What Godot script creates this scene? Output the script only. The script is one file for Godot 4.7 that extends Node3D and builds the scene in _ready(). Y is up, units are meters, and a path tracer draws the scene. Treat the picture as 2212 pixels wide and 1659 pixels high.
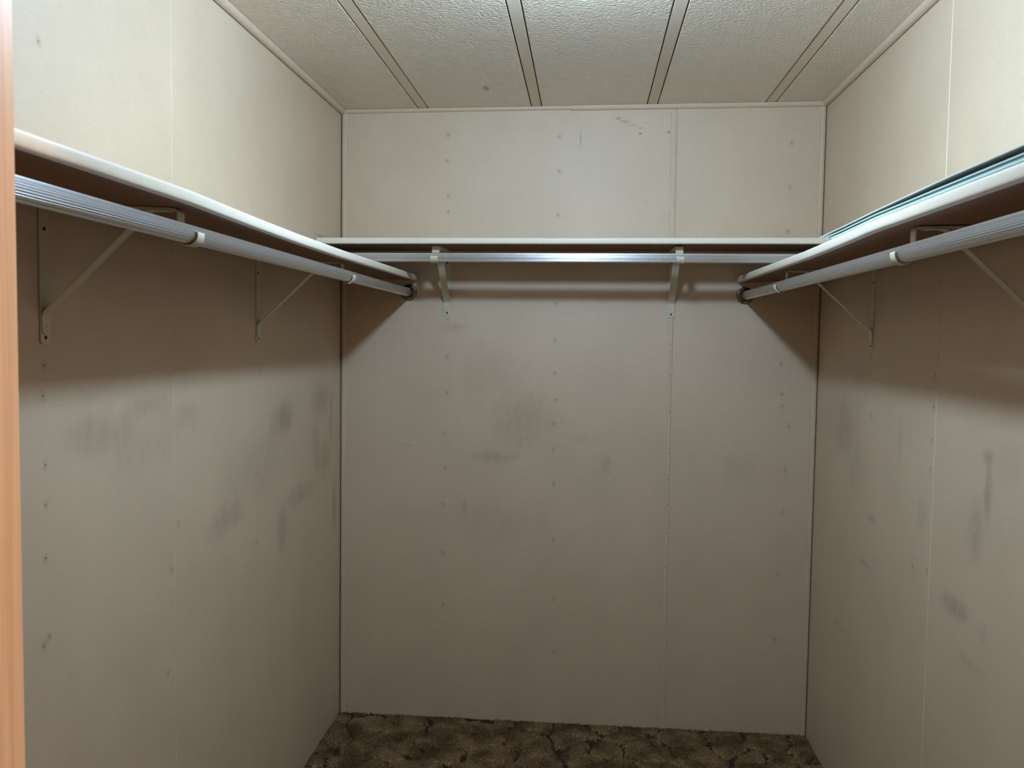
extends Node3D
# A walk-in closet seen from its doorway. x runs along the back wall, y up, z from the back wall towards the door.

const W := 1.728          # width of the closet
const D := 2.44           # depth of the closet
const LAMP := Vector3(0.877, 2.180, 1.46)

var mats := {}
var taken := {}


# ------------------------------------------------------------------ mesh building
class Solid:
	var v := PackedVector3Array()
	var g := PackedInt32Array()

	func tri(a: Vector3, b: Vector3, c: Vector3, group := -1) -> void:
		v.append(a); v.append(b); v.append(c)
		g.append(group)

	func quad(a: Vector3, b: Vector3, c: Vector3, d: Vector3, group := -1) -> void:
		tri(a, b, c, group)
		tri(a, c, d, group)

	# turns the closed shape added since triangle `from` inside out where needed (front faces run clockwise)
	func close(from: int) -> void:
		var vol := 0.0
		for i in range(from * 3, v.size(), 3):
			vol += v[i].dot(v[i + 1].cross(v[i + 2]))
		if vol > 0.0:
			for i in range(from * 3, v.size(), 3):
				var t := v[i + 1]
				v[i + 1] = v[i + 2]
				v[i + 2] = t

	func box(lo: Vector3, hi: Vector3, bev := 0.0) -> void:
		var c := (lo + hi) / 2.0
		var h := (hi - lo) / 2.0
		var b: float = minf(bev, 0.45 * minf(h.x, minf(h.y, h.z)) * 2.0)
		var from := g.size()
		if b <= 0.0:
			var p := []
			for i in 8:
				p.append(c + Vector3(h.x * (1 if i & 1 else -1), h.y * (1 if i & 2 else -1), h.z * (1 if i & 4 else -1)))
			for f in [[0, 2, 3, 1], [4, 5, 7, 6], [0, 1, 5, 4], [2, 6, 7, 3], [0, 4, 6, 2], [1, 3, 7, 5]]:
				quad(p[f[0]], p[f[1]], p[f[2]], p[f[3]])
			close(from)
			return
		# corner points: for corner s (signs) and axis k the point on face k
		var pt := func(sx: float, sy: float, sz: float, k: int) -> Vector3:
			var q := Vector3(sx * (h.x - b), sy * (h.y - b), sz * (h.z - b))
			q[k] = [sx, sy, sz][k] * h[k]
			return c + q
		var put := func(pts: Array) -> void:
			var n: Vector3 = (pts[1] - pts[0]).cross(pts[2] - pts[0])
			var mid := Vector3.ZERO
			for q in pts:
				mid += q / pts.size()
			if n.dot(mid - c) > 0.0:
				pts.reverse()
			tri(pts[0], pts[1], pts[2])
			if pts.size() == 4:
				tri(pts[0], pts[2], pts[3])
		for k in 3:
			var a := (k + 1) % 3
			var e := (k + 2) % 3
			for s in [-1.0, 1.0]:
				var ring := []
				for q in [[-1, -1], [1, -1], [1, 1], [-1, 1]]:
					var sg := Vector3.ZERO
					sg[k] = s; sg[a] = q[0]; sg[e] = q[1]
					ring.append(pt.call(sg.x, sg.y, sg.z, k))
				put.call(ring)
				for t in [-1.0, 1.0]:   # edge between face k (s) and face a (t)
					var s0 := Vector3.ZERO
					s0[k] = s; s0[a] = t; s0[e] = -1
					var s1 := s0
					s1[e] = 1
					put.call([pt.call(s0.x, s0.y, s0.z, k), pt.call(s1.x, s1.y, s1.z, k), pt.call(s1.x, s1.y, s1.z, a), pt.call(s0.x, s0.y, s0.z, a)])
		for i in 8:
			var sx := 1.0 if i & 1 else -1.0
			var sy := 1.0 if i & 2 else -1.0
			var sz := 1.0 if i & 4 else -1.0
			put.call([pt.call(sx, sy, sz, 0), pt.call(sx, sy, sz, 1), pt.call(sx, sy, sz, 2)])

	# a flat outline carried through frames; outlines may differ from frame to frame
	func loft(rings: Array, group := -1, caps: PackedInt32Array = PackedInt32Array()) -> void:
		var from := g.size()
		var n: int = rings[0].size()
		for r in rings.size() - 1:
			for i in n:
				var j := (i + 1) % n
				quad(rings[r][i], rings[r][j], rings[r + 1][j], rings[r + 1][i], group)
		for i in range(0, caps.size(), 3):
			var a: Array = rings[0]
			var z: Array = rings[-1]
			tri(a[caps[i]], a[caps[i + 2]], a[caps[i + 1]])
			tri(z[caps[i]], z[caps[i + 1]], z[caps[i + 2]])
		# caps and sides must agree: orient the caps by the sides' winding
		fix_caps(from, rings, caps)
		close(from)

	func fix_caps(from: int, rings: Array, caps: PackedInt32Array) -> void:
		if caps.size() == 0:
			return
		# direction of the first side quad against the first cap edge
		var r0: Array = rings[0]
		var area := Vector3.ZERO
		for i in r0.size():
			area += r0[i].cross(r0[(i + 1) % r0.size()])
		var cap := Vector3.ZERO
		for i in range(0, caps.size(), 3):
			cap += (r0[caps[i]] - r0[caps[i + 1]]).cross(r0[caps[i + 2]] - r0[caps[i + 1]])
		# sides run ring i -> j at ring 0, so the cap at ring 0 must run j -> i: its area vector opposes `area`
		var first := g.size() - caps.size() / 3 * 2
		var own := Vector3.ZERO
		var k := first
		while k < g.size():
			own += (v[k * 3 + 1] - v[k * 3]).cross(v[k * 3 + 2] - v[k * 3])
			k += 2
		if own.dot(area) > 0.0:
			for t in range(first, g.size()):
				var s := v[t * 3 + 1]
				v[t * 3 + 1] = v[t * 3 + 2]
				v[t * 3 + 2] = s

	func extrude(poly: PackedVector2Array, frames: Array, group := -1) -> void:
		var rings := []
		for f in frames:
			var ring := []
			for q in poly:
				ring.append(f * Vector3(q.x, q.y, 0))
			rings.append(ring)
		loft(rings, group, Geometry2D.triangulate_polygon(poly))

	# profile of (radius, height) turned round the y axis of t; both ends on the axis or closed by the profile itself
	func lathe(profile: Array, t: Transform3D, segs := 24, group := 0) -> void:
		var from := g.size()
		for i in segs:
			var a := TAU * i / segs
			var b := TAU * (i + 1) / segs
			for k in profile.size() - 1:
				var p: Vector2 = profile[k]
				var q: Vector2 = profile[k + 1]
				var p0 := t * Vector3(p.x * cos(a), p.y, p.x * sin(a))
				var p1 := t * Vector3(p.x * cos(b), p.y, p.x * sin(b))
				var q0 := t * Vector3(q.x * cos(a), q.y, q.x * sin(a))
				var q1 := t * Vector3(q.x * cos(b), q.y, q.x * sin(b))
				if p.x > 1e-6:
					tri(p0, p1, q1 if q.x > 1e-6 else q0, group + k)
				if q.x > 1e-6:
					tri(p0, q1, q0, group + k)
		close(from)

	func mesh(uv2 = null, uv1 = null) -> ArrayMesh:
		var st := SurfaceTool.new()
		st.begin(Mesh.PRIMITIVE_TRIANGLES)
		for i in v.size():
			st.set_smooth_group(g[i / 3])
			if uv2 != null:
				st.set_uv2(uv2.call(v[i]))
			if uv1 != null:
				st.set_uv(uv1.call(v[i]))
			st.add_vertex(v[i])
		st.generate_normals()
		return st.commit()


# outline of a strip of thickness t that follows a path in a plane
static func strip_outline(path: Array, t: float) -> PackedVector2Array:
	var left := PackedVector2Array()
	var right := PackedVector2Array()
	for i in path.size():
		var a: Vector2 = path[maxi(i - 1, 0)]
		var b: Vector2 = path[mini(i + 1, path.size() - 1)]
		var p: Vector2 = path[i]
		var d0: Vector2 = (p - a).normalized() if i > 0 else (b - p).normalized()
		var d1: Vector2 = (b - p).normalized() if i < path.size() - 1 else d0
		var d := (d0 + d1).normalized()
		var n := Vector2(-d.y, d.x)
		var k := t / 2.0 / maxf(0.4, n.dot(Vector2(-d0.y, d0.x)))
		left.append(p + n * k)
		right.append(p - n * k)
	right.reverse()
	left.append_array(right)
	return left


# frames that put an outline in (depth, height) at two places across a strip of width w
static func across(w: float, off := 0.0) -> Array:
	var out := []
	for s in [-0.5, 0.5]:
		out.append(Transform3D(Basis(Vector3(0, 0, 1), Vector3(0, 1, 0), Vector3(1, 0, 0)), Vector3(s * w + off, 0, 0)))
	return out


# ------------------------------------------------------------------ scene helpers
func numbered(called: String) -> String:
	var n: int = taken.get(called, -1) + 1
	taken[called] = n
	return called if n == 0 else "%s_%03d" % [called, n]


func part(called: String, s, m: Material, parent: Node, uv2 = null) -> MeshInstance3D:
	var o := MeshInstance3D.new()
	o.name = numbered(called) if parent == self else called
	o.mesh = s if s is Mesh else s.mesh(uv2)
	o.material_override = null
	for i in o.mesh.get_surface_count():
		o.set_surface_override_material(i, m)
	parent.add_child(o, true)
	return o


func thing(called: String, at: Vector3, label: String, category: String, group := "") -> Node3D:
	var o := Node3D.new()
	o.name = numbered(called)
	o.position = at
	add_child(o)
	tag(o, label, category, group)
	return o


func tag(o: Node, label: String, category: String, group := "") -> void:
	o.set_meta("label", label)
	o.set_meta("category", category)
	if group:
		o.set_meta("group", group)


func struct(o: Node, label := "") -> Node:
	o.set_meta("kind", "structure")
	if label:
		o.set_meta("label", label)
	return o


func curve(pts: Array, x: float) -> float:
	for i in pts.size() - 1:
		if x <= pts[i + 1][0] or i == pts.size() - 2:
			var t: float = clampf((x - pts[i][0]) / (pts[i + 1][0] - pts[i][0]), 0.0, 1.0)
			return lerpf(pts[i][1], pts[i + 1][1], t)
	return pts[0][1]


func hc(x: float) -> float:
	return 2.2472 + 0.0176 * x / W


# ------------------------------------------------------------------ materials
func noise(kind: int, freq: float, s: int, octaves := 3) -> FastNoiseLite:
	var n := FastNoiseLite.new()
	n.noise_type = kind
	n.frequency = freq
	n.seed = s
	n.fractal_octaves = octaves
	return n


func plain(called: String, c: Color, rough: float, metal := 0.0, spec := 0.5) -> StandardMaterial3D:
	var m := StandardMaterial3D.new()
	m.resource_name = called
	m.albedo_color = c
	m.roughness = rough
	m.metallic = metal
	m.metallic_specular = spec
	mats[called] = m
	return m


# woven cloth print: streaks along both directions, `amount` of contrast
func weave_image(side: int, amount: float, s: int) -> Image:
	var n := noise(FastNoiseLite.TYPE_VALUE, 0.42, s, 2)
	var hz := n.get_seamless_image(side / 16, side)
	hz.resize(side, side, Image.INTERPOLATE_CUBIC)
	n.seed = s + 7
	var vt := n.get_seamless_image(side, side / 16)
	vt.resize(side, side, Image.INTERPOLATE_CUBIC)
	hz.convert(Image.FORMAT_L8)
	vt.convert(Image.FORMAT_L8)
	var a := hz.get_data()
	var b := vt.get_data()
	var out := PackedByteArray()
	out.resize(side * side)
	for i in side * side:
		out[i] = clampi(int(255.0 * (1.0 - amount * (1.0 - (0.6 * a[i] + 0.4 * b[i]) / 255.0))), 0, 255)
	return Image.create_from_data(side, side, false, Image.FORMAT_L8, out)


# marks of a wall: dirt with irregular outlines where hangers and clothes rubbed; wide x high metres
func stain_image(wide: float, high: float, marks: Array, dots: Array, s: int) -> ImageTexture:
	var w := 640
	var h := int(w * high / wide)
	var val := PackedFloat32Array()
	val.resize(w * h)
	val.fill(0.0)
	var edge := noise(FastNoiseLite.TYPE_SIMPLEX_SMOOTH, 9.0, s, 4)
	var grain := noise(FastNoiseLite.TYPE_VALUE, 60.0, s + 1, 2)
	var wide_n := noise(FastNoiseLite.TYPE_SIMPLEX_SMOOTH, 3.0, s + 2, 4)
	var px := wide / w
	for m in marks:
		var x0 := maxi(0, int((m[0] - m[2] * 1.8) / px))
		var x1 := mini(w - 1, int((m[0] + m[2] * 1.8) / px))
		var y0 := maxi(0, int((high - m[1] - m[3] * 1.8) / px))
		var y1 := mini(h - 1, int((high - m[1] + m[3] * 1.8) / px))
		for y in range(y0, y1 + 1):
			for x in range(x0, x1 + 1):
				var wx := x * px
				var wy := high - y * px
				var r := sqrt(pow((wx - m[0]) / m[2], 2) + pow((wy - m[1]) / m[3], 2))
				r += 0.45 * edge.get_noise_2d(wx * 0.7, wy * 0.5)
				var k := 1.0 - smoothstep(0.05, 1.3, r)
				if k > 0.0:
					val[y * w + x] += 1.05 * m[4] * k * (0.85 + 0.35 * grain.get_noise_2d(wx * 2.0, wy) + 0.45 * edge.get_noise_2d(wx * 3.0 + 9.0, wy * 0.8))
	for d in dots:
		var cx := int(d[0] / px)
		var cy := int((high - d[1]) / px)
		for y in range(cy - 7, cy + 8):
			for x in range(cx - 7, cx + 8):
				if x >= 0 and y >= 0 and x < w and y < h:
					var r := Vector2(x - cx, (y - cy) * 0.8).length() * px
					val[y * w + x] += 0.11 * (1.0 - smoothstep(0.001, 0.012, r + 0.004 * edge.get_noise_2d(wide * x / w * 6.0, high * y / h * 6.0)))
	var out := PackedByteArray()
	out.resize(w * h * 3)
	for y in h:
		for x in w:
			var a: float = clampf(val[y * w + x], 0.0, 0.7) + 0.028 * (0.5 + wide_n.get_noise_2d(x * px, (high - y * px) * 0.8))
			var i := (y * w + x) * 3
			a = clampf(a, 0.0, 0.8)
			out[i] = clampi(int(255.0 * (1.0 - a * 0.92)), 0, 255)
			out[i + 1] = clampi(int(255.0 * (1.0 - a)), 0, 255)
			out[i + 2] = clampi(int(255.0 * (1.0 - a * 1.04)), 0, 255)
	return ImageTexture.create_from_image(Image.create_from_data(w, h, false, Image.FORMAT_RGB8, out))


func noise_tex(n: FastNoiseLite, side: int, ramp: Gradient = null) -> NoiseTexture2D:
	var t := NoiseTexture2D.new()
	t.width = side
	t.height = side
	t.seamless = true
	t.noise = n
	t.color_ramp = ramp
	return t


func ramp(stops: Array) -> Gradient:
	var g := Gradient.new()
	g.offsets = PackedFloat32Array(stops.map(func(s): return s[0]))
	g.colors = PackedColorArray(stops.map(func(s): return s[1]))
	return g


func triplanar(m: StandardMaterial3D, per_metre: float) -> void:
	m.uv1_triplanar = true
	m.uv1_world_triplanar = true
	m.uv1_triplanar_sharpness = 8.0
	m.uv1_scale = Vector3.ONE * per_metre


const WALL_COLOR := Color(0.832, 0.742, 0.636)

func wall_material(called: String, weave: Texture2D, wide: float, marks: Array, dots: Array, s: int) -> StandardMaterial3D:
	var m := plain(called, WALL_COLOR, 0.56, 0.0, 0.85)
	m.albedo_texture = weave
	triplanar(m, 1.0 / 0.5)
	m.detail_enabled = true
	m.detail_albedo = stain_image(wide, 2.3, marks, dots, s)
	m.detail_blend_mode = BaseMaterial3D.BLEND_MODE_MUL
	m.detail_uv_layer = BaseMaterial3D.DETAIL_UV_2
	return m


# ------------------------------------------------------------------ the room
func _ready() -> void:
	# camera
	var cam := Camera3D.new()
	cam.name = "camera"
	var look := CameraAttributesPhysical.new()
	look.frustum_focal_length = 27.788
	look.frustum_focus_distance = 2.6
	look.exposure_aperture = 9.0
	cam.attributes = look
	cam.fov = 2.0 * rad_to_deg(atan(829.5 / 1920.85))
	cam.transform = Transform3D(Basis(Vector3(0.99635075, 0.01430059, -0.08414678), Vector3(-0.0190612, 0.99824619, -0.05604652), Vector3(0.0831977, 0.05744593, 0.99487593)), Vector3(0.9093, 1.4462, 3.2278))
	add_child(cam)
	cam.current = true

	var env := Environment.new()
	env.background_mode = Environment.BG_COLOR
	env.background_color = Color(0, 0, 0)
	env.tonemap_mode = Environment.TONE_MAPPER_LINEAR
	env.tonemap_exposure = 1.0
	env.sdfgi_enabled = true
	env.ssao_enabled = true
	env.ssil_enabled = true
	var we := WorldEnvironment.new()
	we.name = "environment"
	we.environment = env
	add_child(we)

	build_materials()
	ceiling_lamp()
	build_shell()
	build_ceiling()
	build_door()
	build_hall()
	build_carpet()
	build_shelves()
	build_brackets()
	build_rods()
	build_sheets()


const NAILS_BACK := [[0.395, 2.156], [0.392, 2.065], [0.397, 1.937], [0.399, 1.884], [0.402, 1.492], [0.398, 1.355], [0.401, 1.224], [0.392, 1.073], [0.395, 0.944], [0.391, 0.810], [0.391, 0.629], [0.393, 0.432], [0.798, 2.149], [0.797, 2.027], [0.796, 1.872], [0.795, 1.554], [0.795, 1.422], [0.796, 1.302], [0.799, 1.206], [0.794, 1.118], [0.795, 1.023], [0.798, 0.896], [0.801, 0.690], [0.803, 0.471], [0.808, 0.271], [1.610, 2.122], [1.610, 1.968], [1.607, 1.817], [1.597, 1.350], [1.604, 1.243], [1.608, 1.200], [1.632, 1.128], [1.625, 0.971], [1.622, 0.819], [1.611, 0.591], [1.608, 0.355]]
const NAILS_LEFT := [[1.804, 1.380], [1.808, 1.329], [1.804, 1.212], [1.807, 1.144], [1.808, 1.053], [1.801, 0.915], [1.818, 0.903], [1.319, 1.005], [1.350, 0.911], [1.371, 0.685], [1.806, 1.914], [0.818, 1.325], [0.844, 1.047], [0.845, 0.855]]
const NAILS_RIGHT := [[1.062, 1.360], [1.060, 1.285], [1.058, 1.208], [1.054, 1.136], [0.589, 1.393], [0.601, 1.224], [0.968, 0.879], [1.060, 0.895]]
const MARKS_BACK := [[0.665, 1.132, 0.144, 0.102, 0.10], [0.573, 0.994, 0.077, 0.024, 0.10], [0.988, 0.979, 0.027, 0.044, 0.10], [0.894, 1.070, 0.040, 0.024, 0.06], [0.469, 0.802, 0.012, 0.041, 0.13], [0.431, 1.467, 0.060, 0.020, 0.10], [0.602, 0.763, 0.206, 0.086, 0.04], [1.003, 2.213, 0.012, 0.006, 0.24], [1.028, 2.203, 0.020, 0.006, 0.14], [1.055, 2.191, 0.020, 0.006, 0.14], [1.083, 2.179, 0.018, 0.006, 0.10], [1.083, 2.160, 0.008, 0.005, 0.40], [0.871, 2.141, 0.005, 0.033, 0.18], [1.184, 2.164, 0.013, 0.005, 0.30], [0.527, 1.308, 0.085, 0.135, 0.05], [1.467, 0.975, 0.065, 0.050, 0.04], [0.254, 1.029, 0.052, 0.007, 0.06]]
const MARKS_LEFT := [[1.450, 1.285, 0.098, 0.037, 0.14], [1.636, 1.248, 0.128, 0.039, 0.08], [1.267, 1.249, 0.066, 0.034, 0.09], [0.621, 1.184, 0.099, 0.056, 0.17], [0.257, 1.214, 0.106, 0.072, 0.13], [0.118, 1.129, 0.035, 0.092, 0.13], [0.202, 0.999, 0.066, 0.057, 0.10], [0.293, 1.059, 0.047, 0.111, 0.09], [0.455, 0.921, 0.211, 0.038, 0.11], [0.630, 0.847, 0.049, 0.071, 0.13], [1.046, 0.962, 0.147, 0.042, 0.09], [0.074, 0.819, 0.024, 0.120, 0.18], [1.470, 1.215, 0.214, 0.058, 0.05], [0.820, 1.072, 0.286, 0.118, 0.05], [0.409, 1.375, 0.191, 0.045, 0.05], [0.261, 1.767, 0.063, 0.009, 0.20]]
const MARKS_RIGHT := [[0.346, 1.160, 0.131, 0.102, 0.10], [0.503, 1.058, 0.090, 0.082, 0.07], [1.353, 1.210, 0.033, 0.017, 0.16], [1.358, 1.139, 0.019, 0.070, 0.17], [1.305, 1.042, 0.040, 0.077, 0.10], [1.237, 0.857, 0.083, 0.025, 0.14], [1.358, 0.847, 0.029, 0.026, 0.10], [0.635, 0.934, 0.049, 0.013, 0.12], [0.592, 0.793, 0.067, 0.012, 0.14], [0.845, 1.182, 0.024, 0.072, 0.08], [1.008, 1.021, 0.035, 0.045, 0.07], [1.299, 0.762, 0.062, 0.014, 0.07], [0.372, 0.535, 0.070, 0.017, 0.06], [0.443, 1.361, 0.187, 0.042, 0.06], [1.443, 1.209, 0.056, 0.044, 0.06]]


func build_materials() -> void:
	var weave := ImageTexture.create_from_image(weave_image(1024, 0.07, 11))
	wall_material("back wall vinyl", weave, W, MARKS_BACK, NAILS_BACK, 21)
	wall_material("left wall vinyl", weave, D, MARKS_LEFT, NAILS_LEFT, 22)
	wall_material("right wall vinyl", weave, D, MARKS_RIGHT, NAILS_RIGHT, 23)
	var t := plain("trim vinyl", Color(0.838, 0.748, 0.650), 0.55, 0.0, 0.5)
	t.albedo_texture = ImageTexture.create_from_image(weave_image(256, 0.10, 31))
	triplanar(t, 1.0 / 0.18)
	plain("stud core", Color(0.15, 0.105, 0.065), 0.95)
	plain("seam filler", Color(0.895, 0.83, 0.755), 0.6)
	plain("nail", Color(0.42, 0.35, 0.29), 0.6)
	# stippled ceiling board
	var worm := noise(FastNoiseLite.TYPE_SIMPLEX_SMOOTH, 0.021, 41, 2)
	worm.fractal_type = FastNoiseLite.FRACTAL_RIDGED
	worm.domain_warp_enabled = true
	worm.domain_warp_amplitude = 18.0
	worm.domain_warp_frequency = 0.02
	var worm_tex := noise_tex(worm, 768)
	var c := plain("ceiling board", Color(0.89, 0.84, 0.775), 0.30, 0.0, 0.5)
	c.heightmap_enabled = true
	c.heightmap_texture = worm_tex
	c.heightmap_scale = 0.22
	c.albedo_texture = noise_tex(noise(FastNoiseLite.TYPE_SIMPLEX_SMOOTH, 0.02, 42, 3), 256, ramp([[0.0, Color(0.96, 0.955, 0.95)], [1.0, Color(1, 1, 1)]]))
	c.uv1_scale = Vector3.ONE / 0.33
	# the same board with one brown water spot
	var cs: StandardMaterial3D = c.duplicate()
	cs.resource_name = "spotted ceiling board"
	cs.detail_enabled = true
	cs.detail_blend_mode = BaseMaterial3D.BLEND_MODE_MUL
	cs.detail_uv_layer = BaseMaterial3D.DETAIL_UV_2
	cs.detail_albedo = ceiling_spot()
	mats["spotted ceiling board"] = cs
	plain("ceiling batten", Color(0.85, 0.79, 0.71), 0.60, 0.0, 0.45)
	# shelf wrap: pale vinyl with small scuffs
	var s := plain("shelf wrap", Color(0.90, 0.862, 0.80), 0.45, 0.0, 0.5)
	s.albedo_texture = noise_tex(noise(FastNoiseLite.TYPE_SIMPLEX_SMOOTH, 0.05, 51, 3), 512, ramp([[0.0, Color(0.74, 0.71, 0.66)], [0.10, Color(0.93, 0.92, 0.90)], [0.16, Color(0.985, 0.98, 0.975)], [1.0, Color(1, 1, 1)]]))
	triplanar(s, 1.0 / 0.4)
	var b := plain("shelf board", Color(0.58, 0.43, 0.32), 0.85)
	b.albedo_texture = noise_tex(noise(FastNoiseLite.TYPE_VALUE, 0.25, 52, 3), 512, ramp([[0.0, Color(0.82, 0.80, 0.78)], [1.0, Color(1, 1, 1)]]))
	triplanar(b, 1.0 / 0.3)
	plain("bracket enamel", Color(0.80, 0.765, 0.68), 0.38, 0.0, 0.5)
	plain("screw steel", Color(0.16, 0.14, 0.12), 0.5, 0.7)
	plain("rod aluminium", Color(0.83, 0.83, 0.84), 0.28, 0.95)
	plain("flange metal", Color(0.52, 0.48, 0.44), 0.25, 0.95)
	# printed wood of the door lining
	var jw := plain("door wood", Color(0.945, 0.825, 0.70), 0.42, 0.0, 0.5)
	jw.albedo_texture = wood_texture()
	jw.uv1_triplanar = true
	jw.uv1_world_triplanar = true
	jw.uv1_scale = Vector3(3.0, 0.8, 3.0)
	plain("hall wall", Color(0.74, 0.62, 0.47), 0.8)
	plain("lamp canopy", Color(0.86, 0.86, 0.84), 0.4)
	# carpet
	var p := plain("carpet pile", Color(1, 1, 1), 0.95, 0.0, 0.2)
	p.vertex_color_use_as_albedo = true
	p.rim_enabled = true
	p.rim = 0.25
	p.rim_tint = 0.7
	# glass
	var gl := plain("sheet glass", Color(0.90, 0.98, 0.98, 0.03), 0.02)
	gl.transparency = BaseMaterial3D.TRANSPARENCY_ALPHA
	gl.refraction_enabled = true
	gl.refraction_scale = 0.05
	plain("white sheet", Color(0.86, 0.88, 0.87), 0.35)
	plain("ground glass edge", Color(0.78, 0.90, 0.90), 0.35)


func ceiling_spot() -> ImageTexture:
	var w := 192
	var h := 1152
	var n := noise(FastNoiseLite.TYPE_SIMPLEX_SMOOTH, 0.09, 61, 3)
	var im := Image.create(w, h, false, Image.FORMAT_RGB8)
	im.fill(Color(1, 1, 1))
	# board 0.325..0.693 x 0..D; spot at x 0.560, z 0.249
	var cx := (0.560 - 0.325) / 0.368 * w
	var cy := 0.249 / D * h
	for y in range(int(cy) - 24, int(cy) + 25):
		for x in range(int(cx) - 24, int(cx) + 25):
			var r: float = Vector2((x - cx) / 6.5, (y - cy) / 14.0).length() + 0.5 * n.get_noise_2d(x, y)
			var k := 0.34 * (1.0 - smoothstep(0.5, 1.1, r))
			im.set_pixel(x, y, Color(1.0 - k * 0.75, 1.0 - k, 1.0 - k * 1.2))
	return ImageTexture.create_from_image(im)


func wood_texture() -> ImageTexture:
	var n := noise(FastNoiseLite.TYPE_SIMPLEX_SMOOTH, 0.05, 71, 4)
	var im := n.get_seamless_image(256, 32)
	im.resize(256, 512, Image.INTERPOLATE_CUBIC)
	var fine := noise(FastNoiseLite.TYPE_VALUE, 0.5, 72, 2).get_seamless_image(256, 16)
	fine.resize(256, 512, Image.INTERPOLATE_CUBIC)
	var out := Image.create(256, 512, false, Image.FORMAT_RGB8)
	for y in 512:
		for x in 256:
			var k := 0.14 * im.get_pixel(x, y).r + 0.10 * fine.get_pixel(x, y).r
			out.set_pixel(x, y, Color(1.0 - k * 0.6, 1.0 - k, 1.0 - k * 1.3))
	return ImageTexture.create_from_image(out)


# ------------------------------------------------------------------ lamp out of frame on the closet ceiling
func ceiling_lamp() -> void:
	var top := hc(LAMP.x)
	var o := thing("ceiling_lamp", Vector3(LAMP.x, LAMP.y, LAMP.z), "small round frosted globe lamp on the closet ceiling", "lamp")
	var s := Solid.new()
	var y := top - LAMP.y
	s.lathe([Vector2(0, y), Vector2(0.06, y), Vector2(0.06, y - 0.008), Vector2(0.05, y - 0.014), Vector2(0.03, y - 0.016), Vector2(0, y - 0.016)], Transform3D(), 32)
	part("canopy", s, mats["lamp canopy"], o)
	var g := SphereMesh.new()
	g.radius = 0.053
	g.height = 0.104
	var gm := plain("lamp globe", Color(1, 1, 1), 0.4)
	gm.emission_enabled = true
	gm.emission = Color(0.762, 0.890, 1.0)
	gm.emission_energy_multiplier = 3.0
	var globe := part("globe_lamp_glass", g, gm, o)
	globe.position = Vector3(0, 0.0, 0)
	var l := OmniLight3D.new()
	l.name = "lamp_bulb"
	l.light_color = Color(0.762, 0.890, 1.0)
	l.light_energy = 1.10
	l.light_size = 0.050
	l.omni_range = 12.0
	l.omni_attenuation = 2.0
	l.shadow_enabled = true
	o.add_child(l)


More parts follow.
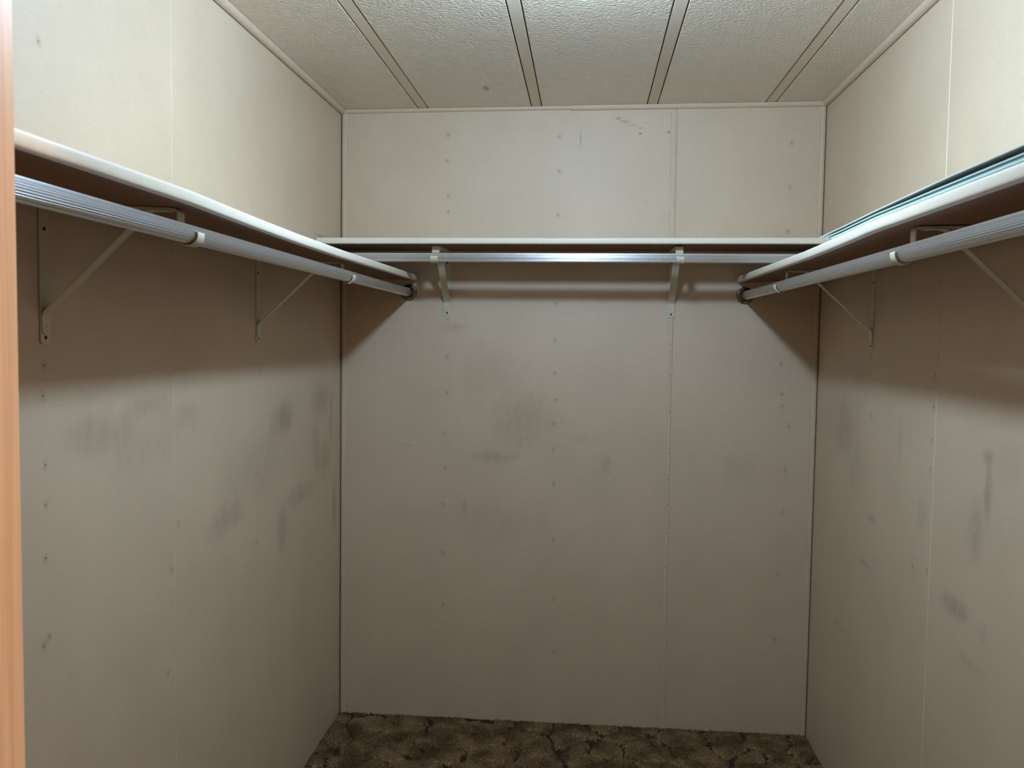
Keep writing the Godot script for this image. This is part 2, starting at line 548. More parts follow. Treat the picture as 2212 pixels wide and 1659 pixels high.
# ------------------------------------------------------------------ walls
func build_shell() -> void:
	var core: Material = mats["stud core"]
	var top := 2.30
	var uvb := func(p: Vector3) -> Vector2: return Vector2(p.x / W, 1.0 - p.y / 2.3)
	var uvs := func(p: Vector3) -> Vector2: return Vector2(p.z / D, 1.0 - p.y / 2.3)

	var s := Solid.new()
	s.box(Vector3(-0.1, -0.1, -0.10), Vector3(W + 0.1, top, -0.010))
	var back := struct(part("wall_back", s, core, self), "back wall of beige linen-print panels")
	for e in [[0.005, 1.2090, 0.0], [1.2105, W - 0.004, 0.0]]:
		s = Solid.new()
		s.box(Vector3(e[0], -0.02, -0.0095), Vector3(e[1], top - 0.01, e[2]), 0.0015)
		part("wall_panel", s, mats["back wall vinyl"], back, uvb)
	nails(back, NAILS_BACK, func(a, b): return Transform3D(Basis(Vector3(1, 0, 0), PI / 2), Vector3(a, b, 0.0)))

	s = Solid.new()
	s.box(Vector3(-0.10, -0.1, -0.01), Vector3(-0.010, top, D + 0.1))
	var left := struct(part("wall_left", s, core, self), "left wall of beige linen-print panels under a rod")
	# the far panel stands a little proud of the near one
	for e in [[-0.009, 1.3340, 0.0006], [1.3340, D + 0.02, 0.0]]:
		s = Solid.new()
		s.box(Vector3(-0.0095, -0.02, e[0]), Vector3(e[2], top - 0.01, e[1]), 0.0008)
		part("wall_panel", s, mats["left wall vinyl"], left, uvs)
	s = Solid.new()
	seam_bead(s, 0.0, 1.3345, 1.0, 0.0009, 83)
	part("seam_bead", s, mats["seam filler"], left)
	nails(left, NAILS_LEFT, func(a, b): return Transform3D(Basis(Vector3(0, 0, 1), -PI / 2), Vector3(0.0, b, a)))

	s = Solid.new()
	s.box(Vector3(W + 0.010, -0.1, -0.01), Vector3(W + 0.10, top, D + 0.1))
	var right := struct(part("wall_right", s, core, self), "right wall of beige linen-print panels under a rod")
	for e in [[-0.009, 1.0740, -0.0010], [1.0740, D + 0.02, 0.0]]:
		s = Solid.new()
		s.box(Vector3(W + e[2], -0.02, e[0]), Vector3(W + 0.0095, top - 0.01, e[1]), 0.0009)
		part("wall_panel", s, mats["right wall vinyl"], right, uvs)
	s = Solid.new()
	seam_bead(s, W, 1.0746, -1.0, 0.0011, 84)
	part("seam_bead", s, mats["seam filler"], right)
	nails(right, NAILS_RIGHT, func(a, b): return Transform3D(Basis(Vector3(0, 0, 1), PI / 2), Vector3(W - (0.0010 if a < 1.0740 else 0.0), b, a)))

	s = Solid.new()
	s.box(Vector3(-2.0, -0.12, -0.1), Vector3(W + 2.0, -0.021, 5.6))
	struct(part("floor", s, core, self), "subfloor under the carpet")

	# vertical trims in the back corners, with a dark gap beside the side walls
	for e in [[0.0045, 0.0225], [W - 0.0205, W - 0.0038]]:
		var o := struct(trim("trim"))
		s = Solid.new()
		wavy_strip(s, func(y): return e[0], func(y): return e[1], 0.0, hc(e[0]) - 0.012, 0.0035, 81, 0.0003)
		part("strip", s, mats["trim vinyl"], o)
		o.set_meta("label", "narrow vinyl corner strip beside the %s wall" % ("left" if e[0] < 1.0 else "right"))
	# wrinkled tape over the back wall's joint
	var ta := [[0.0, 1.205], [0.30, 1.204], [1.15, 1.2015], [1.60, 1.198], [2.14, 1.1895], [2.26, 1.189]]
	var tb := [[0.0, 1.221], [0.30, 1.2195], [1.15, 1.2155], [1.60, 1.2150], [2.14, 1.2140], [2.26, 1.2140]]
	var o := struct(trim("trim"), "wrinkled vinyl tape over the back wall joint")
	s = Solid.new()
	wavy_strip(s, func(y): return curve(ta, y), func(y): return curve(tb, y), 0.0, 2.24, 0.0022, 82, 0.0011)
	part("tape", s, mats["trim vinyl"], o)
	for k in 11:
		var yy := 0.25 + k * 0.115 + 0.02 * sin(k * 5.1)
		var n := Solid.new()
		n.lathe([Vector2(0, 0.0009), Vector2(0.0018, 0.0005), Vector2(0.0022, -0.001), Vector2(0, -0.001)], Transform3D(Basis(Vector3(1, 0, 0), PI / 2), Vector3(curve(ta, yy) + 0.004 + 0.006 * fposmod(k * 0.37, 1.0), yy, 0.0022)), 8)
		part("nail_head", n, mats["nail"], o)

	# strips along the ceiling
	cove("trim", "vinyl cove strip along the back ceiling, left piece", Vector3(0.012, hc(0) - 0.0005, 0), Vector3(0.842, hc(0.842) - 0.0005, 0), Vector3(0, 0, 1), 0.0125, 0.011)
	cove("trim", "vinyl cove strip along the back ceiling, right piece", Vector3(0.836, hc(0.836) - 0.0005, 0), Vector3(W - 0.012, hc(W) - 0.0005, 0), Vector3(0, 0, 1), 0.0158, 0.0135)
	cove("trim", "vinyl cove strip along the left ceiling edge", Vector3(0.004, hc(0) - 0.0005, 0.0), Vector3(0.004, hc(0) - 0.0005, D), Vector3(1, 0, 0), 0.016, 0.016)
	cove("trim", "vinyl cove strip along the right ceiling edge", Vector3(W - 0.004, hc(W) - 0.0005, 0.0), Vector3(W - 0.004, hc(W) - 0.0005, D), Vector3(-1, 0, 0), 0.016, 0.016)


var trims := 0

func trim(_n: String) -> Node3D:
	trims += 1
	var o := Node3D.new()
	o.name = "trim_%d" % trims
	add_child(o)
	return o


func nails(parent: Node, spots: Array, place: Callable) -> void:
	var s := Solid.new()
	s.lathe([Vector2(0, 0.0009), Vector2(0.0013, 0.0005), Vector2(0.0019, -0.001), Vector2(0, -0.001)], Transform3D(), 10)
	var m := s.mesh()
	for q in spots:
		var o := part("nail_head", m, mats["nail"], parent)
		o.transform = place.call(q[0], q[1])


# a thin pale bead of filler down a panel joint
func seam_bead(s: Solid, x: float, z: float, out: float, wide: float, sd: int) -> void:
	var n := noise(FastNoiseLite.TYPE_SIMPLEX_SMOOTH, 14.0, sd, 3)
	var rings := []
	for r in 201:
		var y := 2.24 * r / 200.0
		var w := wide * (1.0 + 0.8 * n.get_noise_1d(y)) * 0.5
		var h := 0.0009 + 0.0005 * n.get_noise_1d(y + 30.0)
		var zz := z + 0.0004 * n.get_noise_1d(y * 0.3 + 60.0)
		rings.append([Vector3(x - out * 0.001, y, zz - w), Vector3(x + out * h * 0.8, y, zz - w * 0.8), Vector3(x + out * h, y, zz), Vector3(x + out * h * 0.8, y, zz + w * 0.8), Vector3(x - out * 0.001, y, zz + w)])
	s.loft(rings, 0, PackedInt32Array([0, 1, 2, 0, 2, 3, 0, 3, 4]))


# a thin raised strip on the back wall between two wavering edges
func wavy_strip(s: Solid, a: Callable, b: Callable, y0: float, y1: float, t: float, sd: int, jit: float) -> void:
	var n := noise(FastNoiseLite.TYPE_SIMPLEX_SMOOTH, 22.0, sd, 4)
	var rings := []
	var rows := 160
	for r in rows + 1:
		var y := lerpf(y0, y1, float(r) / rows)
		var x0: float = a.call(y) + jit * n.get_noise_2d(0.0, y)
		var x1: float = b.call(y) + jit * n.get_noise_2d(5.0, y)
		var tt := t * (1.0 + (0.35 if jit > 0.0005 else 0.05) * n.get_noise_2d(9.0, y * 2.0))
		var e := 0.0016
		rings.append([Vector3(x0, y, -0.0005), Vector3(x0 + 0.0002, y, tt * 0.6), Vector3(x0 + e, y, tt), Vector3(lerpf(x0, x1, 0.5), y, tt * 0.9), Vector3(x1 - e, y, tt), Vector3(x1 - 0.0002, y, tt * 0.6), Vector3(x1, y, -0.0005)])
	s.loft(rings, 0, PackedInt32Array([0, 1, 2, 0, 2, 3, 0, 3, 4, 0, 4, 5, 0, 5, 6]))


# a quarter-round strip in the angle of wall and ceiling; out: away from the wall
func cove(_n: String, label: String, a: Vector3, b: Vector3, out: Vector3, high: float, deep: float) -> void:
	var o := struct(trim("trim"), label)
	var prof := PackedVector2Array([Vector2(0, 0), Vector2(deep, 0), Vector2(deep, -0.0035)])
	for k in 6:
		var t := PI / 2 * (k + 1) / 6.0
		prof.append(Vector2(0.003 + (deep - 0.003) * cos(t), -0.0035 - (high - 0.0035) * sin(t)))
	prof.append(Vector2(0, -high))
	var f := []
	for p in [a, b]:
		f.append(Transform3D(Basis(out, Vector3.UP, out.cross(Vector3.UP)), p))
	var s := Solid.new()
	s.extrude(prof, f)
	part("strip", s, mats["trim vinyl"], o)


# ------------------------------------------------------------------ ceiling: boards with battens between them, dark gaps beside each batten
func build_ceiling() -> void:
	var s := Solid.new()
	s.box(Vector3(-0.1, 0.010, -0.1), Vector3(W + 0.1, 0.09, D + 0.1))
	var c := struct(part("ceiling", s, mats["stud core"], self), "stippled white ceiling boards with flat battens")
	c.position = Vector3(0, 2.2472, 0)
	c.rotation.z = atan(0.0176 / W)
	var x := -0.005
	for k in 5:
		var mid := 0.304 + 0.4097 * k
		var x1 := mid - 0.0202 if k < 4 else W + 0.005
		s = Solid.new()
		s.box(Vector3(x, 0.0, -0.005), Vector3(x1, 0.0105, D + 0.02), 0.0012)
		var uv := func(p: Vector3) -> Vector2: return Vector2((p.x - 0.325) / 0.368, p.z / D)
		var flat := func(p: Vector3) -> Vector2: return Vector2(p.x, p.z)
		part("ceiling_board", s.mesh(uv, flat), mats["spotted ceiling board" if k == 1 else "ceiling board"], c)
		x = mid + 0.0202
		if k < 4:
			s = Solid.new()
			s.box(Vector3(mid - 0.0164, 0.0006, -0.005), Vector3(mid + 0.0164, 0.0105, D + 0.02), 0.0008)
			part("batten", s, mats["ceiling batten"], c)


# ------------------------------------------------------------------ doorway with its wooden lining, and the hall behind the camera
const DOOR_L := 0.378
const DOOR_R := 1.315
const DOOR_H := 2.02

func build_door() -> void:
	var s := Solid.new()
	s.box(Vector3(-0.1, -0.02, D), Vector3(DOOR_L - 0.018, 2.30, D + 0.10))
	s.box(Vector3(DOOR_R + 0.018, -0.02, D), Vector3(W + 0.1, 2.30, D + 0.10))
	s.box(Vector3(DOOR_L - 0.018, DOOR_H + 0.018, D), Vector3(DOOR_R + 0.018, 2.30, D + 0.10))
	struct(part("wall_front", s, mats["left wall vinyl"], self), "closet front wall with the doorway")
	var o := Node3D.new()
	o.name = "door_1"
	add_child(o)
	struct(o, "light wood door lining at the left edge of the view")
	for e in [[DOOR_L - 0.018, DOOR_L], [DOOR_R, DOOR_R + 0.018]]:
		s = Solid.new()
		s.box(Vector3(e[0], -0.02, D - 0.006), Vector3(e[1], DOOR_H, D + 0.106), 0.002)
		part("jamb", s, mats["door wood"], o)
	s = Solid.new()
	s.box(Vector3(DOOR_L - 0.018, DOOR_H, D - 0.006), Vector3(DOOR_R + 0.018, DOOR_H + 0.018, D + 0.106), 0.002)
	part("head_jamb", s, mats["door wood"], o)
	for e in [[DOOR_L - 0.065, DOOR_L - 0.006], [DOOR_R + 0.006, DOOR_R + 0.065]]:
		s = Solid.new()
		s.box(Vector3(e[0], -0.02, D + 0.10), Vector3(e[1], DOOR_H + 0.065, D + 0.114), 0.003)
		part("casing", s, mats["door wood"], o)
	s = Solid.new()
	s.box(Vector3(DOOR_L - 0.006, DOOR_H + 0.006, D + 0.10), Vector3(DOOR_R + 0.006, DOOR_H + 0.065, D + 0.114), 0.003)
	part("casing", s, mats["door wood"], o)


func build_hall() -> void:
	var m: Material = mats["hall wall"]
	for e in [["wall_hall_left", Vector3(-1.6, -0.02, D + 0.1), Vector3(-1.5, 2.4, 5.3)], ["wall_hall_right", Vector3(2.65, -0.02, D + 0.1), Vector3(2.75, 2.4, 5.3)], ["wall_hall_rear", Vector3(-1.6, -0.02, 5.3), Vector3(2.75, 2.4, 5.4)], ["wall_hall_beside_left", Vector3(-1.6, -0.02, D), Vector3(-0.1, 2.4, D + 0.1)], ["wall_hall_beside_right", Vector3(W + 0.1, -0.02, D), Vector3(2.75, 2.4, D + 0.1)]]:
		var s := Solid.new()
		s.box(e[1], e[2])
		struct(part(e[0], s, m, self))
	var c := Solid.new()
	c.box(Vector3(-1.6, 2.30, D), Vector3(2.75, 2.40, 5.4))
	struct(part("ceiling_hall", c, m, self))
	# added warm lamp beside the doorway, unseen; put in to brighten the door lining
	var o := thing("added_hall_lamp", Vector3(2.65, 1.75, 2.96), "added unseen warm globe lamp in the hall, brightening the door lining", "lamp")
	var s := Solid.new()
	s.lathe([Vector2(0, 0), Vector2(0.055, 0), Vector2(0.055, 0.012), Vector2(0.02, 0.02), Vector2(0.02, 0.045), Vector2(0, 0.045)], Transform3D(Basis(Vector3(0, 0, 1), PI / 2), Vector3.ZERO), 28)
	part("bracket", s, mats["lamp canopy"], o)
	var g := SphereMesh.new()
	g.radius = 0.06
	g.height = 0.12
	var gm := plain("added hall lamp globe", Color(1, 1, 1), 0.4)
	gm.emission_enabled = true
	gm.emission = Color(1.0, 0.90, 0.76)
	gm.emission_energy_multiplier = 3.0
	var globe := part("globe_lamp_glass", g, gm, o)
	globe.position = Vector3(-0.10, 0, 0)
	var l := OmniLight3D.new()
	l.name = "added_hall_bulb"
	l.position = Vector3(-0.10, 0, 0)
	l.light_color = Color(1.0, 0.90, 0.76)
	l.light_energy = 1.45
	l.light_size = 0.05
	l.omni_range = 12.0
	l.omni_attenuation = 2.0
	l.shadow_enabled = true
	o.add_child(l)


# ------------------------------------------------------------------ carpet: sculpted brown pile
# mottled yarn; a thin dark line paints the shade in the joints of the sculpted pattern (d is 0 on a joint)
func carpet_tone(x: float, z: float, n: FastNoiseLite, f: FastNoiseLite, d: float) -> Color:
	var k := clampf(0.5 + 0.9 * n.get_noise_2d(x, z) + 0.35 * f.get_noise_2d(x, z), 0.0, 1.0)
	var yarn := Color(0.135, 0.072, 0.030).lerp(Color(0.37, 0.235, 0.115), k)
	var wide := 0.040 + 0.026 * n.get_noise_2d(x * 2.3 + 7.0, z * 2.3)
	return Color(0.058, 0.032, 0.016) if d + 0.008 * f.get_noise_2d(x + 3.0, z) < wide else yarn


func build_carpet() -> void:
	var cell := FastNoiseLite.new()
	cell.noise_type = FastNoiseLite.TYPE_CELLULAR
	cell.seed = 91
	cell.frequency = 8.5
	cell.cellular_distance_function = FastNoiseLite.DISTANCE_EUCLIDEAN
	cell.cellular_return_type = FastNoiseLite.RETURN_DISTANCE2_SUB
	cell.cellular_jitter = 0.95
	cell.fractal_type = FastNoiseLite.FRACTAL_NONE
	cell.domain_warp_enabled = true
	cell.domain_warp_amplitude = 0.035
	cell.domain_warp_frequency = 9.0
	var fine := noise(FastNoiseLite.TYPE_SIMPLEX, 60.0, 92, 3)
	var tone := noise(FastNoiseLite.TYPE_SIMPLEX_SMOOTH, 7.0, 93, 3)
	var speck := noise(FastNoiseLite.TYPE_SIMPLEX, 120.0, 94, 2)
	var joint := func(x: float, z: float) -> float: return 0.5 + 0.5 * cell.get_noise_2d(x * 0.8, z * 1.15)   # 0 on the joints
	var height := func(x: float, z: float) -> float:
		var d: float = joint.call(x, z)
		var edge := minf(minf(x, W - x), z)
		d = maxf(d, 0.5 * (1.0 - smoothstep(0.004, 0.03, edge)))
		return -0.021 + 0.021 * pow(smoothstep(-0.01, 0.11, d), 0.7) + 0.003 * fine.get_noise_2d(x, z)
	var dx := 0.005
	var nx := int(W / dx)
	var nz := int((D + 0.1) / dx)
	var st := SurfaceTool.new()
	st.begin(Mesh.PRIMITIVE_TRIANGLES)
	var hs := PackedFloat32Array()
	hs.resize((nx + 1) * (nz + 1))
	for j in nz + 1:
		for i in nx + 1:
			hs[j * (nx + 1) + i] = height.call(i * W / nx, j * (D + 0.1) / nz)
	for j in nz + 1:
		for i in nx + 1:
			var x := i * W / nx
			var z := j * (D + 0.1) / nz
			var h := hs[j * (nx + 1) + i]
			var hx := hs[j * (nx + 1) + mini(i + 1, nx)] - hs[j * (nx + 1) + maxi(i - 1, 0)]
			var hz := hs[mini(j + 1, nz) * (nx + 1) + i] - hs[maxi(j - 1, 0) * (nx + 1) + i]
			st.set_normal(Vector3(-hx, 2.0 * dx, -hz).normalized())
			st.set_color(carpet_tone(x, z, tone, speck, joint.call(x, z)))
			st.add_vertex(Vector3(x, h, z))
	for j in nz:
		for i in nx:
			var a := j * (nx + 1) + i
			for k in [a, a + 1, a + nx + 2, a, a + nx + 2, a + nx + 1]:
				st.add_index(k)
	var carpet := part("carpet", st.commit(), mats["carpet pile"], self)
	tag(carpet, "brown sculpted pile carpet covering the closet floor", "carpet")

	# tufts of yarn over the part that the view reaches
	var tuft := Solid.new()
	var rng := RandomNumberGenerator.new()
	rng.seed = 5
	for k in 6:
		var a := TAU * k / 6.0 + rng.randf() * 0.5
		var o := Vector3(cos(a), 0, sin(a))
		var side := Vector3(-o.z, 0, o.x) * 0.0011
		var b := o * 0.0014
		var mid := o * 0.0028 + Vector3(0, 0.0045, 0)
		var tip := o * rng.randf_range(0.003, 0.0058) + Vector3(0, rng.randf_range(0.0065, 0.010), 0)
		tuft.tri(b - side, b + side, mid + side)
		tuft.tri(b - side, mid + side, mid - side)
		tuft.tri(mid - side, mid + side, tip)
	var mm := MultiMesh.new()
	mm.transform_format = MultiMesh.TRANSFORM_3D
	mm.use_colors = true
	mm.mesh = tuft.mesh()
	mm.mesh.surface_set_material(0, mats["carpet pile"])
	var deep := 0.75
	var step := 0.0048
	var cx := int(W / step)
	var cz := int(deep / step)
	mm.instance_count = cx * cz
	for j in cz:
		for i in cx:
			var x := clampf((i + rng.randf()) * step, 0.004, W - 0.004)
			var z := clampf((j + rng.randf()) * step, 0.004, deep)
			var big := rng.randf_range(0.50, 0.82) * (1.3 if z < 0.015 else 1.0) * (0.6 if joint.call(x, z) < 0.03 else 1.0)
			var t := Basis(Vector3(0, 1, 0), rng.randf() * TAU).rotated(Vector3(1, 0, 0), rng.randf_range(-0.5, 0.5)).rotated(Vector3(0, 0, 1), rng.randf_range(-0.5, 0.5)).scaled(Vector3(big, big, big))
			mm.set_instance_transform(j * cx + i, Transform3D(t, Vector3(x, height.call(x, z) - 0.001, z)))
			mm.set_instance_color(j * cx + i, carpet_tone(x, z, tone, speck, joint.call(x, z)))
	var mi := MultiMeshInstance3D.new()
	mi.name = "pile"
	mi.multimesh = mm
	mi.set_meta("kind", "stuff")
	carpet.add_child(mi)


# ------------------------------------------------------------------ shelves
# the underside at (depth from the wall, along) is given by `wall_y` at the wall and `front` along the nose
func shelf(at: Vector3, turn: float, long: float, deep: float, thick: float, front: Array, wall_y: Array, label: String) -> void:
	var o := thing("closet_shelf", at, label, "shelf", "wrapped closet shelves on brackets")
	o.rotation.y = turn
	var n := noise(FastNoiseLite.TYPE_SIMPLEX_SMOOTH, 6.0, int(long * 100.0), 3)
	var rows := 48
	var under := func(d: float, u: float) -> float:
		return lerpf(curve(wall_y, u), curve(front, u), d / deep) - at.y
	# board: brown underside; wrap: pale sheet over the top, round the nose and a little way underneath
	var board := []
	var wrap := []
	var r := thick / 2.0
	for k in rows + 1:
		var u := long * k / rows
		var w := 0.0009 * n.get_noise_1d(u)
		var ring := []
		for q in [[0.002, 0.0], [deep - r - 0.004, 0.0], [deep - r - 0.004, thick - 0.0015], [0.002, thick - 0.0015]]:
			ring.append(Vector3(u, under.call(q[0], u) + q[1], q[0]))
		board.append(ring)
		ring = []
		var outline := [[0.002, thick - 0.0013], [deep - r - 0.0038, thick - 0.0013], [deep - r - 0.0038, -0.0006]]
		for i in 11:
			var t := -PI / 2 + PI * i / 10.0
			outline.append([deep - r * 0.6 + r * 0.6 * pow(maxf(cos(t), 0.0), 0.45) + w, thick / 2.0 + (r + 0.0004) * signf(sin(t)) * pow(absf(sin(t)), 0.7)])
		outline.append([0.002, thick + 0.0002])
		for q in outline:
			ring.append(Vector3(u, under.call(q[0], u) + q[1], q[0]))
		wrap.append(ring)
	var s := Solid.new()
	s.loft(board, -1, PackedInt32Array([0, 1, 2, 0, 2, 3]))
	part("board", s, mats["shelf board"], o)
	s = Solid.new()
	var flat := PackedVector2Array()
	for q in wrap[0]:
		flat.append(Vector2(q.z, q.y))
	s.loft(wrap, -1, Geometry2D.triangulate_polygon(flat))
	# round over the nose: smooth shading of the curved faces
	for i in s.g.size():
		var nn := (s.v[i * 3 + 1] - s.v[i * 3]).cross(s.v[i * 3 + 2] - s.v[i * 3]).normalized()
		if absf(nn.x) < 0.3 and s.v[i * 3].z > deep - r and s.v[i * 3 + 1].z > deep - r and s.v[i * 3 + 2].z > deep - r:
			s.g[i] = 1
	part("wrap", s, mats["shelf wrap"], o)


func build_shelves() -> void:
	# local x runs along the shelf, local z away from the wall
	shelf(Vector3(0.001, 1.62, D - 0.002), PI / 2, D - 0.004, 0.287, 0.0195, flip([[0.0, 1.632], [1.0, 1.630], [1.35, 1.632], [1.6, 1.636], [1.87, 1.642], [2.44, 1.642]]), flip([[0.0, 1.645], [0.9, 1.644], [1.8, 1.652], [2.44, 1.652]]), "cream shelf along the left wall over a ribbed rod")
	shelf(Vector3(W - 0.0015, 1.62, 0.002), -PI / 2, D - 0.004, 0.292, 0.0200, [[0.0, 1.636], [1.0, 1.636], [1.28, 1.640], [1.5, 1.645], [2.44, 1.643]], [[0.0, 1.6475], [1.0, 1.6475], [2.44, 1.6500]], "cream shelf along the right wall carrying glass sheets")
	shelf(Vector3(0.002, 1.73, 0.0005), 0.0, W - 0.005, 0.300, 0.0190, [[0.0, 1.7355], [0.8, 1.7385], [1.73, 1.7445]], [[0.0, 1.738], [1.73, 1.747]], "cream shelf across the back wall, higher than the side ones")


func flip(pts: Array) -> Array:
	var out := []
	for i in range(pts.size() - 1, -1, -1):
		out.append([D - pts[i][0], pts[i][1]])
	return out


# ------------------------------------------------------------------ brackets
func bracket(at: Vector3, turn: float, slope: float, rod_d: float, rod_y: float, label: String) -> void:
	# local: x across, y up from the foot of the plate, z away from the wall; the arm's top at the wall is at 0.235
	var o := thing("shelf_bracket", at, label, "bracket", "enamelled shelf and rod brackets")
	o.rotation.y = turn
	var enamel: Material = mats["bracket enamel"]
	var top := 0.2345
	var w := 0.026
	var s := Solid.new()
	var plate := PackedVector2Array([Vector2(-w / 2 + 0.004, 0), Vector2(w / 2 - 0.004, 0), Vector2(w / 2, 0.004), Vector2(w / 2, top), Vector2(-w / 2, top), Vector2(-w / 2, 0.004)])
	s.extrude(plate, [Transform3D(Basis(), Vector3(0, 0, 0.0002)), Transform3D(Basis(), Vector3(0, 0, 0.0022))])
	part("plate", s, enamel, o)
	var arm_y := func(d: float) -> float: return top - 0.0012 + slope * d
	var rh := 0.0172
	var ds := rod_d - rh
	var ry: float = rod_y - at.y
	s = Solid.new()
	s.extrude(strip_outline([Vector2(0.0024, arm_y.call(0.0)), Vector2(ds - 0.012, arm_y.call(ds - 0.012))], 0.0022), across(w))
	part("arm", s, enamel, o)
	var path := [Vector2(ds - 0.0122, arm_y.call(ds - 0.0122))]
	for k in 5:
		var t := PI / 2 - PI / 2 * (k + 1) / 5.0
		path.append(Vector2(ds - 0.007 + 0.007 * cos(t), arm_y.call(ds) - 0.007 + 0.007 * sin(t)))
	path.append(Vector2(ds, ry + 0.002))
	for k in 13:
		var t := PI + (PI + 0.28) * (k + 1) / 13.0
		path.append(Vector2(rod_d + rh * cos(t), ry + rh * sin(t)))
	s = Solid.new()
	s.extrude(strip_outline(path, 0.0022), across(w - 0.001), 0)
	part("rod_hook", s, enamel, o)
	# brace: riveted foot, long slope, flat end under the arm
	var bd := rod_d - 0.070
	path = [Vector2(0.0036, 0.022), Vector2(0.0036, 0.046), Vector2(0.0048, 0.0505), Vector2(0.0075, 0.0545), Vector2(bd - 0.006, arm_y.call(bd) - 0.0085), Vector2(bd - 0.001, arm_y.call(bd) - 0.0045), Vector2(bd + 0.006, arm_y.call(bd + 0.006) - 0.0027), Vector2(ds - 0.016, arm_y.call(ds - 0.016) - 0.0025)]
	s = Solid.new()
	s.extrude(strip_outline(path, 0.0022), across(0.0235))
	var foot := PackedVector2Array()
	for k in 9:
		var t := PI + PI * k / 8.0
		foot.append(Vector2(0.01175 * cos(t), 0.0225 + 0.007 * sin(t)))
	s.extrude(foot, [Transform3D(Basis(), Vector3(0, 0, 0.0025)), Transform3D(Basis(), Vector3(0, 0, 0.0047))])
	part("brace", s, enamel, o)
	s = Solid.new()
	var face := func(y: float, z: float) -> Transform3D: return Transform3D(Basis(Vector3(1, 0, 0), PI / 2), Vector3(0, y, z))
	s.lathe([Vector2(0, 0.0022), Vector2(0.0018, 0.0018), Vector2(0.0031, 0.0006), Vector2(0.0034, -0.0008), Vector2(0, -0.0008)], face.call(0.031, 0.0046), 16)
	part("rivet", s, enamel, o)
	for e in [[0.0105, 0.0023], [0.192, 0.0023]]:
		s = Solid.new()
		s.lathe([Vector2(0, 0.0003), Vector2(0.0012, 0.0002), Vector2(0.0014, 0.0009), Vector2(0.0032, 0.0007), Vector2(0.0036, -0.0004), Vector2(0, -0.0004)], face.call(e[0], e[1]), 16)
		part("screw", s, mats["screw steel"], o)


func build_brackets() -> void:
	var drop := 0.235
	bracket(Vector3(0.0008, 1.6515 - drop, 1.803), PI / 2, -0.040, 0.2555, 1.5985, "bracket under the left shelf nearest the doorway")
	bracket(Vector3(0.0008, 1.6440 - drop, 0.832), PI / 2, -0.048, 0.2555, 1.5920, "bracket under the left shelf nearer the back corner")
	bracket(Vector3(W, 1.6480 - drop, 1.585), -PI / 2, -0.018, 0.2630, 1.5945, "bracket under the right shelf nearest the doorway, below the glass")
	bracket(Vector3(W - 0.0010, 1.6473 - drop, 0.585), -PI / 2, -0.041, 0.2630, 1.5910, "bracket under the right shelf nearer the back corner")
	bracket(Vector3(0.3970, 1.7395 - drop, 0.0), 0.0, -0.008, 0.2700, 1.6935, "left bracket under the back wall shelf")
	bracket(Vector3(1.2060, 1.7435 - drop, 0.0022), 0.0, -0.014, 0.2678, 1.6965, "right bracket under the back wall shelf, on the tape")


# ------------------------------------------------------------------ rods
func rod(a: Vector3, b: Vector3, label: String, fr := 1.0) -> void:
	var o := thing("closet_rod", a, label, "closet rod", "ribbed aluminium closet rods")
	var dir := (b - a).normalized()
	var long := a.distance_to(b)
	var side := dir.cross(Vector3.UP).normalized()
	var up := side.cross(dir)
	var base := Basis(side, up, -dir) if Basis(side, up, -dir).determinant() > 0 else Basis(side, up, dir)
	# ribs all round but for a smooth band underneath
	var out := PackedVector2Array()
	var ribs := 28
	for k in ribs:
		var mid := TAU * (k + 0.5) / ribs
		var smooth: bool = absf(angle_difference(mid, -PI / 2)) < 0.62
		for q in 6:
			var t := TAU * (k + q / 6.0) / ribs
			var rr := 0.0153 + (0.0 if smooth else 0.0010 * cos(TAU * q / 6.0) - 0.0005)
			out.append(Vector2(rr * cos(t), rr * sin(t)))
	var f0 := Transform3D(base, dir * 0.003)
	var f1 := Transform3D(base, dir * (long - 0.003))
	var s := Solid.new()
	s.extrude(out, [f0, f1], 0)
	part("tube", s, mats["rod aluminium"], o)
	# flanges at both ends
	for e in [[Vector3.ZERO, dir], [dir * long, -dir]]:
		var ax: Vector3 = e[1]
		var bx := ax.cross(Vector3.UP).normalized()
		var t := Transform3D(Basis(bx, ax, bx.cross(ax)), e[0])
		s = Solid.new()
		s.lathe([Vector2(0.0, 0.0003), Vector2(0.0300 * fr, 0.0003), Vector2(0.0303 * fr, 0.0022), Vector2(0.0285 * fr, 0.0042), Vector2(0.0215, 0.0055), Vector2(0.0195, 0.0075), Vector2(0.0190, 0.0165), Vector2(0.0178, 0.0172), Vector2(0.0166, 0.0165), Vector2(0.0164, 0.0040), Vector2(0.0, 0.0040)], t, 40, 1)
		var fl := part("flange", s, mats["flange metal"], o)
		for k in 3:
			var g := TAU * k / 3.0 - PI / 2.0 + 0.35
			s = Solid.new()
			s.lathe([Vector2(0, 0.0012), Vector2(0.0020, 0.0009), Vector2(0.0030, -0.0010), Vector2(0, -0.0010)], t * Transform3D(Basis(), Vector3(0.0246 * fr * cos(g), 0.0055, 0.0246 * fr * sin(g))), 12)
			part("screw", s, mats["screw steel"], fl)


func build_rods() -> void:
	rod(Vector3(0.2563, 1.5885, 0.0), Vector3(0.2563, 1.6035, D), "ribbed aluminium rod under the left shelf")
	rod(Vector3(1.4645, 1.5895, 0.0), Vector3(1.4645, 1.5975, D), "ribbed aluminium rod under the right shelf")
	rod(Vector3(0.0008, 1.6925, 0.2695), Vector3(W - 0.0012, 1.6990, 0.2695), "ribbed aluminium rod across the back under the high shelf", 0.86)


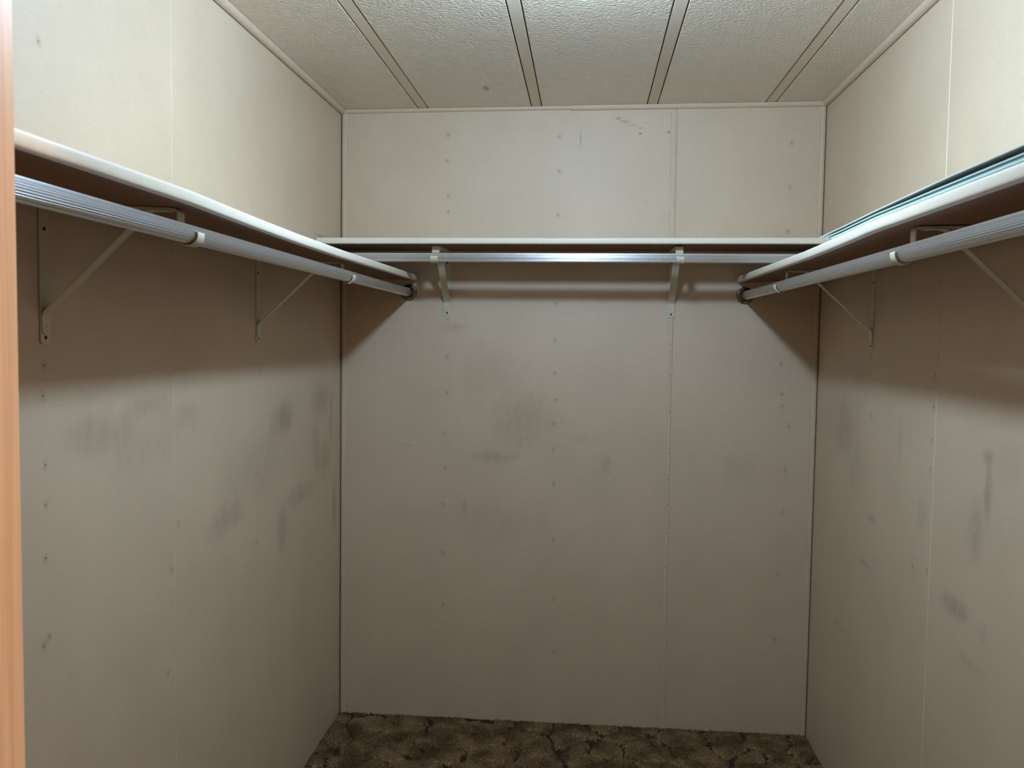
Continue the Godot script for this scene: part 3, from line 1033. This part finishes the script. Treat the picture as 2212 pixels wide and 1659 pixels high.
# ------------------------------------------------------------------ glass sheets on the right shelf
func build_sheets() -> void:
	var shelf_top := [[0.0, 1.657], [1.0, 1.657], [1.28, 1.6612], [1.5, 1.6662], [2.44, 1.6642]]
	# far end, thickness, underside along z, front edge x, material, label
	var spec := [
		[1.205, 0.0038, [[1.20, 1.6612], [1.28, 1.6622], [1.5, 1.6668], [2.42, 1.6655]], 1.4400, "sheet glass", "lowest glass sheet lying on the right shelf"],
		[1.150, 0.0031, [[1.15, 1.6655], [1.28, 1.6668], [1.5, 1.6712], [2.42, 1.6706]], 1.4440, "sheet glass", "second glass sheet from below on the right shelf"],
		[1.168, 0.0031, [[1.16, 1.6690], [1.28, 1.6702], [1.5, 1.6745], [2.42, 1.6738]], 1.4410, "sheet glass", "glass sheet in the middle of the stack on the right shelf"],
		[1.136, 0.0016, [[1.13, 1.6726], [1.28, 1.6740], [1.5, 1.6782], [2.42, 1.6782]], 1.4480, "sheet glass", "thin glass sheet just below the white top sheet"],
		[1.112, 0.0022, [[1.11, 1.6742], [1.20, 1.6756], [1.28, 1.6764], [1.35, 1.6776], [1.44, 1.6796], [1.5, 1.6808], [1.60, 1.6822], [1.78, 1.6842], [1.86, 1.6850], [2.42, 1.6835]], 1.4380, "white sheet", "thin white sheet on top of the glass stack"],
	]
	for e in spec:
		var z1 := 2.40
		var o := thing("glass_sheet" if e[4] == "sheet glass" else "white_sheet", Vector3(e[3], curve(e[2], e[0]), e[0]), e[5], "sheet", "stack of sheets on the right shelf")
		var s := Solid.new()
		var rings := []
		for k in 49:
			var z := lerpf(e[0], z1, k / 48.0)
			var y: float = curve(e[2], z) - o.position.y
			var far: float = W - 0.012 - e[3]
			var up: float = 0.0075 * clampf(far / 0.29, 0.0, 1.0)
			var t: float = e[1]
			rings.append([Vector3(0.0004, y, z - e[0]), Vector3(far, y + up, z - e[0]), Vector3(far, y + up + t, z - e[0]), Vector3(0.0004, y + t, z - e[0]), Vector3(0, y + t - 0.0003, z - e[0]), Vector3(0, y + 0.0003, z - e[0])])
		s.loft(rings, -1, PackedInt32Array([0, 1, 2, 0, 2, 3, 0, 3, 4, 0, 4, 5]))
		part("pane", s, mats[e[4]], o)
		if e[4] == "sheet glass":   # the ground front edge
			rings = []
			for k in 49:
				var z := lerpf(e[0] + 0.001, z1, k / 48.0)
				var y: float = curve(e[2], z) - o.position.y
				var t: float = e[1]
				rings.append([Vector3(0.0, y + 0.0002, z - e[0]), Vector3(-0.0006, y + t * 0.3, z - e[0]), Vector3(-0.0006, y + t * 0.7, z - e[0]), Vector3(0.0, y + t - 0.0002, z - e[0])])
			s = Solid.new()
			s.loft(rings, -1, PackedInt32Array([0, 1, 2, 0, 2, 3]))
			part("ground_edge", s, mats["ground glass edge"], o)
